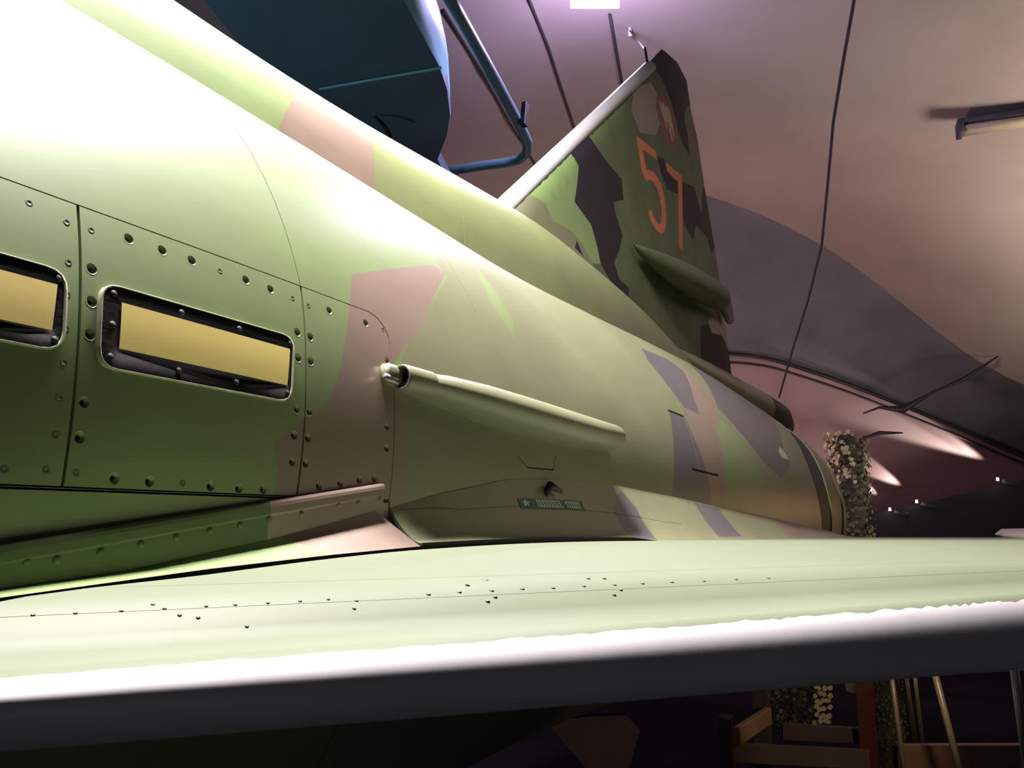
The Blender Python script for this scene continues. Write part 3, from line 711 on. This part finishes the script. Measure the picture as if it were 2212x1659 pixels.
# bright purple-white lamp behind the fin
lamp = empty('ceiling_floodlight', 'glaring purple-white lamp on the ceiling above the tail fin', 'lamp', at_z(1285, 9, 3.55))
M['glow'] = mat('lit_lamp_glass', (1, .95, 1), emis=(0.86, 0.72, 1.0), estr=60)
lc = at_z(1285, 9, 3.55)
ax = right; ay = up
for off, L in ((-.0, .17), (.10, .16)):
    v, f = tube([lc+ax*(-L)+ay*(off), lc+ax*L+ay*(off)], .028, 10); o = part('lamp_tube', v, f, M['glow'], lamp)
v, f = bevel_box(lc+Vector((0, 0, .16)), ax, Vector((fwd.x, fwd.y, 0)).normalized(), Vector((0, 0, 1)), .22, .12, .04, .01); part('lamp_housing', v, f, M['dark'], lamp)
light('flood_glow', 'POINT', lc+Vector((0, 0, -.12)), (0, 0, 0), 150, (0.62, 0.50, 1.0), .08)

# dead fluorescent batten, top right
fb = empty('fluorescent_batten', 'unlit fluorescent ceiling light with cream diffuser at the right edge of the picture', 'lamp', at_z(2200, 262, 3.35))
a = at_z(2076, 285, 3.35); b = at_z(2420, 236, 3.35)
M['diff'] = mat('cream_diffuser', (0.50, 0.42, 0.26), rough=.4); M['tray'] = mat('dark_grey_tray', (0.05, 0.045, 0.05), rough=.6)
v, f = beam(a+Vector((0, 0, .07)), b+Vector((0, 0, .07)), .16, .05); part('light_tray', v, f, M['tray'], fb)
v, f = beam(a+Vector((0, 0, .01)), b+Vector((0, 0, .01)), .14, .07, b=.025); part('diffuser', v, f, M['diff'], fb)
d = (b-a).normalized(); v, f = beam(a-d*.03+Vector((0, 0, .03)), a+d*.012+Vector((0, 0, .03)), .17, .13); part('end_cap', v, f, M['tray'], fb)
v, f = beam(b-d*.02+Vector((0, 0, .03)), b+d*.03+Vector((0, 0, .03)), .17, .13); part('end_cap', v, f, M['tray'], fb)

# blue aircraft hanging above on the left
M['navy'] = mat('dark_teal_blue_underside', (0.10, 0.15, 0.20), rough=.55, var=.15, scale=2)
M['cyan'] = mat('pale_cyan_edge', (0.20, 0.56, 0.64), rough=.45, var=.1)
bj = empty('hanging_blue_aircraft', 'dark blue wing of another aircraft hanging overhead behind the green spine', 'aircraft', at_z(760, 200, 2.6))
ol = [at_z(*p, 2.6) for p in ((400, -80), (440, 0), (485, 55), (540, 125), (590, 200), (640, 300), (700, 420), (860, 520), (985, 420), (945, 345), (966, 290), (972, 245), (966, 195), (950, 145), (920, 90), (872, 0), (830, -80))]
n = len(ol); v = ol+[p+Vector((0, 0, .10)) for p in ol]
f = [tuple(range(n)), tuple(range(n, 2*n))[::-1]]+[(i, (i+1) % n, n+(i+1) % n, n+i) for i in range(n)]
wb = part('wing_panel', v, f, M['navy'], bj, smooth=False)
v, f = beam(at_z(690, 192, 2.592), at_z(955, 146, 2.592), .02, .012); part('panel_seam', v, f, M['cyan'], wb, smooth=False, label='thin pale seam across the dark blue wing')
# curved lit edge beyond the panel
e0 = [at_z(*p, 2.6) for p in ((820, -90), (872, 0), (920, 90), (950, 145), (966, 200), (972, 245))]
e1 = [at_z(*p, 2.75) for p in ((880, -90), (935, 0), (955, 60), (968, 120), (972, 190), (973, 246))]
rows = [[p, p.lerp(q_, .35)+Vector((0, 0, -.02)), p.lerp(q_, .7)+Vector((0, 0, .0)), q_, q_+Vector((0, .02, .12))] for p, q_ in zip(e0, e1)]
v, f = grid(rows); part('leading_edge', v, f, M['cyan'], bj, label='pale cyan lit edge')  # lamplight on this edge is put into its lighter cyan colour
M['pipe'] = mat('teal_pipe', (0.10, 0.19, 0.23), rough=.4)
pts = [at_z(*p, 2.75) for p in ((940, -60), (985, 20), (1040, 120), (1090, 210), (1125, 275), (1139, 305), (1138, 330), (1122, 345), (1090, 352), (1040, 358), (990, 366), (900, 385))]
v, f = tube(pts, .038, 10); pipe_o = thing_mesh('curved_pipe', v, f, M['pipe'], 'teal tube bent at its lower end, hanging between the blue wing and the fin', 'pipe')
p = at_z(1131, 254, 2.75); v, f = beam(p+Vector((0, 0, -.06)), p+Vector((.03, 0, .12)), .04, .05); part('pipe_clamp', v, f, M['cable'], pipe_o, smooth=False)
v, f = tube([at_z(812, 252, 2.58), at_z(830, 272, 2.5), at_z(845, 295, 2.45)], [.008, .014, .014], 8); part('antenna_blade', v, f, M['cable'], bj)
# distant hanging silhouettes on the lit wall (brackets)
for px, py, pts_, lab in ((1, 1, [(2155, 770, 11.2), (2080, 820, 11.3), (2010, 850, 11.5), (1950, 885, 11.6), (1900, 880, 11.6), (1865, 893, 11.6)], 'dark twig-like cable bundle against the grey band and lit wall, upper of two'),
                        (1, 1, [(1950, 935, 11.2), (1900, 935, 11.2), (1870, 945, 11.2), (1850, 960, 11.2)], 'dark cable knot above the netting post, lower of two')):
    v, f = tube([at_d(*p) for p in pts_], [.01, .03, .02, .06, .02, .012][:len(pts_)], 6); thing_mesh('cable_bundle', v, f, M['cable'], lab, 'cables')

# wall washers: small lamps at the foot of the rose wall, each throws a long streak
from mathutils.bvhtree import BVHTree
_wv, _wf = grid(bez([rB, rCd, rC], 6)); _wt = BVHTree.FromPolygons(_wv, _wf)
def wall_hit(px, py):
    h = _wt.ray_cast(CAM, ray(px, py).normalized()); return h[0], h[1]
M['bulb'] = mat('tiny_lit_bulb', (1, 1, 1), emis=(1, .93, .9), estr=25)
for lab, dot, tgt, pw in (('rearmost small wall washer lamp, highest on the right', (2155, 1035), (1850, 880), 60), ('middle small wall washer lamp by the black partition', (1980, 1083), (1800, 975), 40), ('lowest small wall washer lamp beside the netting post', (1922, 1100), (1760, 1010), 25)):
    p = at_d(dot[0], dot[1], 10.9)
    wl = empty('wall_washer', lab, 'lamp', p, 'small lamps washing the rose wall')
    v, f = tube([p+Vector((0, 0, .02)), p+Vector((0, 0, -.02))], [.012, .016], 8); part('bulb', v, f, M['bulb'], wl)
    v, f = tube([p+Vector((.02, -.05, -.03)), p+Vector((.04, -.22, -.08))], [.035, .03], 8); part('lamp_body', v, f, M['dark'], wl)

for nm, src, tgt, pw, an in (('washer_spot', (2190, 1022), (1900, 885), 900, 16), ('washer_spot', (2190, 1022), (1700, 830), 900, 12), ('washer_spot', (1985, 1070), (1880, 1010), 300, 18), ('washer_spot', (1922, 1088), (1870, 1050), 120, 18)):
    h0, n0 = wall_hit(*src); h1, n1 = wall_hit(*tgt)
    if h0 and h1:
        n0 = n0 if n0.dot(CAM-h0) > 0 else -n0
        light(nm, 'SPOT', h0+n0*.10, h1+n0*.02, pw*1.1, (1, .86, .78), .02, angle=an, blend=.6)

# posts and netting
M['netdark'] = mat('dark_olive_netting', (0.045, 0.04, 0.022), rough=.9, var=.3, scale=8)
M['leafc'] = mat('pale_net_scrap', (0.50, 0.42, 0.25), rough=.8, var=.2, scale=8)
M['leafo'] = mat('olive_net_scrap', (0.12, 0.11, 0.05), rough=.8, var=.3, scale=8)
M['wood'] = mat('bare_timber', (0.26, 0.15, 0.085), rough=.6, var=.2, scale=5, stretch=(.3, 2, 2))
M['wood2'] = mat('dark_timber', (0.06, 0.04, 0.033), rough=.7, var=.2, scale=5)
M['red'] = mat('red_paint', (0.10, 0.022, 0.016), rough=.5, var=.2)
M['pole'] = mat('pale_metal_pole', (0.40, 0.34, 0.24), rough=.4, metal=.3)
def scraps(v, f, mi, centre, rad, z0, z1, n, size, arc=(0, 2*math.pi), bright=.5):
    for _ in range(n):
        a = random.uniform(*arc); z = random.uniform(z0, z1); rr = rad*random.uniform(.95, 1.18)
        c = Vector((centre.x+rr*math.cos(a), centre.y+rr*math.sin(a), z)); nn = Vector((math.cos(a), math.sin(a), random.uniform(-.5, .7))).normalized()
        t1 = nn.cross(Vector((random.uniform(-.3, .3), 0, 1))).normalized(); t2 = nn.cross(t1); s = size*random.uniform(.5, 1.1); k = len(v)
        v += [c-t1*s-t2*s*.5, c+t1*s*.2-t2*s*.9, c+t1*s-t2*s*.1, c+t1*s*.6+t2*s*.7, c-t1*s*.5+t2*s+nn*s*.4]; f.append((k, k+1, k+2, k+3, k+4)); mi.append(1 if random.random() < bright else 2)
def net_post(name, label, px0, px1, pyt, pyb, d, lean=0.0, toZ=FLOOR, n=700, bright=.0, arc2=None):
    t = at_d((px0+px1)/2, pyt, d); b = at_d((px0+px1)/2+8, pyb, d); rad = (px1-px0)/2/F*d
    root = empty(name, label, 'post', (b.x, b.y, FLOOR))
    rows = []
    for i in range(15):
        z = FLOOR+(t.z-FLOOR)*i/14
        rr = rad*(.86+.12*math.sin(i*1.9)) if i < 14 else rad*.4
        rows.append([Vector((t.x+rr*math.cos(k*math.pi/6), t.y+rr*math.sin(k*math.pi/6), z)) for k in range(12)])
    v, f = grid(rows, close_v=True); part('wrapped_core', v, f, M['netdark'], root)
    v, f, mi = [], [], []; scraps(v, f, mi, t, rad, max(FLOOR, b.z-.6), t.z, n, rad*.12, bright=bright)
    part('net_scraps', v, f, [M['netdark'], M['leafc'], M['leafo']], root, mi=mi, smooth=False, kind='stuff')
    if arc2:
        v, f, mi = [], [], []; scraps(v, f, mi, t, rad*1.12, t.z-arc2[0], t.z+.02, arc2[1], rad*.15, arc=(arc2[2], arc2[3]), bright=.95)
        part('pale_net_scraps', v, f, [M['netdark'], M['leafc'], M['leafo']], root, mi=mi, smooth=False, kind='stuff')
    return root
net_post('netted_post', 'tall post wrapped in dark camouflage netting behind the jet exhaust', 1790, 1868, 940, 1160, 8.6, n=900, bright=.0, arc2=(.5, 80, math.radians(100), math.radians(200)))
light('net_spot', 'SPOT', (7.2, 1.6, .2), at_d(1800, 1000, 8.6), 12, (1, .85, .55), .03, angle=22)
net_post('netted_post', 'dark netting-wrapped post under the wing, between red post and silver pole', 1884, 1940, 1380, 1600, 5.6, n=500, bright=.02)
def pole(label, p0, p1, d, r_, m, name='metal_pole', group=None):
    a = at_d(*p0, d); b = at_d(*p1, d); dr = (b-a); q_ = b+dr*((FLOOR-b.z)/dr.z) if b.z > FLOOR else b
    if (q_-b).length > 3: q_ = b+dr.normalized()*2
    v, f = tube([a, q_], r_, 10); return thing_mesh(name, v, f, m, label, 'pole', group)
def post(label, p0, p1, d, w_, m, name='timber_post'):
    a = at_d(*p0, d); b = at_d(*p1, d); dr = b-a; q_ = b+dr*((FLOOR-b.z)/dr.z)
    v, f = beam(a, q_, w_, w_, upv=(1, 0, 0)); return thing_mesh(name, v, f, m, label, 'post', smooth=False)
post('red painted square post under the wing, left of the dark netted post', (1862, 1400), (1880, 1659), 5.2, .10, M['red'], 'red_post')
pole('silver pole touching the right side of the dark netted post', (1918, 1400), (1952, 1659), 5.0, .014, M['pole'])
pole('left of the twin thin poles behind the low timber board', (1950, 1400), (1978, 1607), 5.6, .012, M['pole'])
pole('right of the twin thin poles behind the low timber board', (1969, 1400), (1994, 1607), 5.7, .012, M['pole'])
pole('leaning pale pole standing alone in front of the low timber board', (2005, 1400), (2072, 1659), 4.6, .018, M['pole'])
pole('pale pole at the right edge of the picture under the wing', (2185, 1400), (2218, 1659), 4.6, .022, M['pole'])
post('dark timber upright at the left end of the wooden frame', (1568, 1548), (1572, 1659), 4.8, .07, M['wood2'])
post('dark timber upright behind the bright brace of the wooden frame', (1642, 1440), (1650, 1659), 5.3, .10, M['wood2'])
def board(label, p0, p1, d0, d1, w_, h_, m, name='timber_board'):
    v, f = beam(at_d(*p0, d0), at_d(*p1, d1), w_, h_); return thing_mesh(name, v, f, m, label, 'board', smooth=False)
board('bright bare timber brace joining the two uprights of the wooden frame', (1592, 1590), (1660, 1545), 4.85, 5.2, .04, .10, M['wood'], 'timber_brace')
board('upper dark rail of the wooden frame below the net drape', (1690, 1580), (1875, 1590), 5.3, 5.3, .04, .10, M['wood2'], 'timber_rail')
board('lower dark rail of the wooden frame near the bottom of the picture', (1582, 1625), (1875, 1640), 4.9, 4.9, .04, .11, M['wood2'], 'timber_rail')
board('low tan timber board at the lower right behind the leaning pole', (1945, 1650), (2320, 1650), 5.25, 5.25, .05, .24, M['wood'])
# net drape under the wing
nd = empty('net_drape', 'camouflage net hanging over the wooden frame under the wing with a pale strip', 'netting', at_d(1720, 1590, 5.5))
V_, F_, mi = [], [], []
for _ in range(420):
    c = at_d(random.uniform(1655, 1765), random.uniform(1440, 1582), 5.5+random.uniform(-.06, .06)); s = .022*random.uniform(.5, 1.1); k = len(V_); a = random.uniform(0, 6.28)
    V_ += [c+(right*math.cos(a+j*1.26)+up*math.sin(a+j*1.26))*s*random.uniform(.5, 1)+fwd*random.uniform(-.01, .01) for j in range(5)]; F_.append(tuple(range(k, k+5))); mi.append(random.choice((0, 0, 0, 2, 2)))
part('dark_net', V_, F_, [M['netdark'], M['leafc'], M['leafo']], nd, mi=mi, smooth=False, kind='stuff')
V_, F_, mi = [], [], []
for i in range(9):
    for j in range(4):
        c = at_d(1762+j*10+random.uniform(-3, 3), 1440+i*15+random.uniform(-4, 4), 5.4+random.uniform(-.02, .02)); k = len(V_); a = random.uniform(0, 6.28)
        V_ += [c+(right*math.cos(a+q_*1.26)+up*math.sin(a+q_*1.26))*.024*random.uniform(.6, 1) for q_ in range(5)]; F_.append(tuple(range(k, k+5))); mi.append(0)
part('pale_net_strip', V_, F_, [M['leafc']], nd, mi=mi, smooth=False, kind='stuff')
light('frame_spot', 'SPOT', at_d(2150, 1480, 3.6), at_d(1780, 1580, 5.2), 24, (1, .72, .45), .05, angle=55)
# white shelf and pale wing tip beyond
v, f = beam(at_d(2095, 1442, 5.5), at_d(2190, 1438, 5.5), .3, .02); thing_mesh('white_shelf', v, f, M['le'], 'thin white slab just under the wing at the right', 'shelf', smooth=False)
p0, p1 = at_d(2150, 1154, 6.5), at_d(2300, 1150, 6.5)
v, f = tube([p0, p0.lerp(p1, .1)+Vector((0, 0, .01)), p0.lerp(p1, .5), p1], [.004, .03, .04, .045], 12); thing_mesh('pale_boom', v, f, M['le'], 'pale rounded boom tip showing above the wing at the right edge', 'boom')

# ceiling, wall and tail lamps of the hall, plus added fill lights
light('ceiling_wash', 'AREA', (8.2, -5.0, -.9), (9.0, -2.0, 4.0), 250, (1.0, .86, .78), 2.2)
light('blue_wing_fill', 'AREA', (1.8, 3.2, .2), (2.6, .8, 2.6), 17, (.5, .85, 1.0), .3)  # added fill that brightens the underside of the blue wing
light('door_fill', 'SPOT', (1.6, -2.4, -.9), at_d(1320, 1600, 2.3), 5, (1, .7, .5), .05, angle=40)  # added warm fill that brightens the gear door
light('low_fill', 'AREA', (-.4, -2.6, -1.3), (.9, -1.1, -.15), 1.3, (.8, .95, 1.0), .5)  # added fill under the leading edge, no lamp stands there
light('rear_wash', 'AREA', (8.5, 3.5, -.5), (11.5, 1.0, 1.5), 130, (1.0, .62, .60), .6)
light('tail_warm_lamp', 'POINT', (6.3, -1.7, .0), (0, 0, 0), 9, (1, .55, .25), .3)
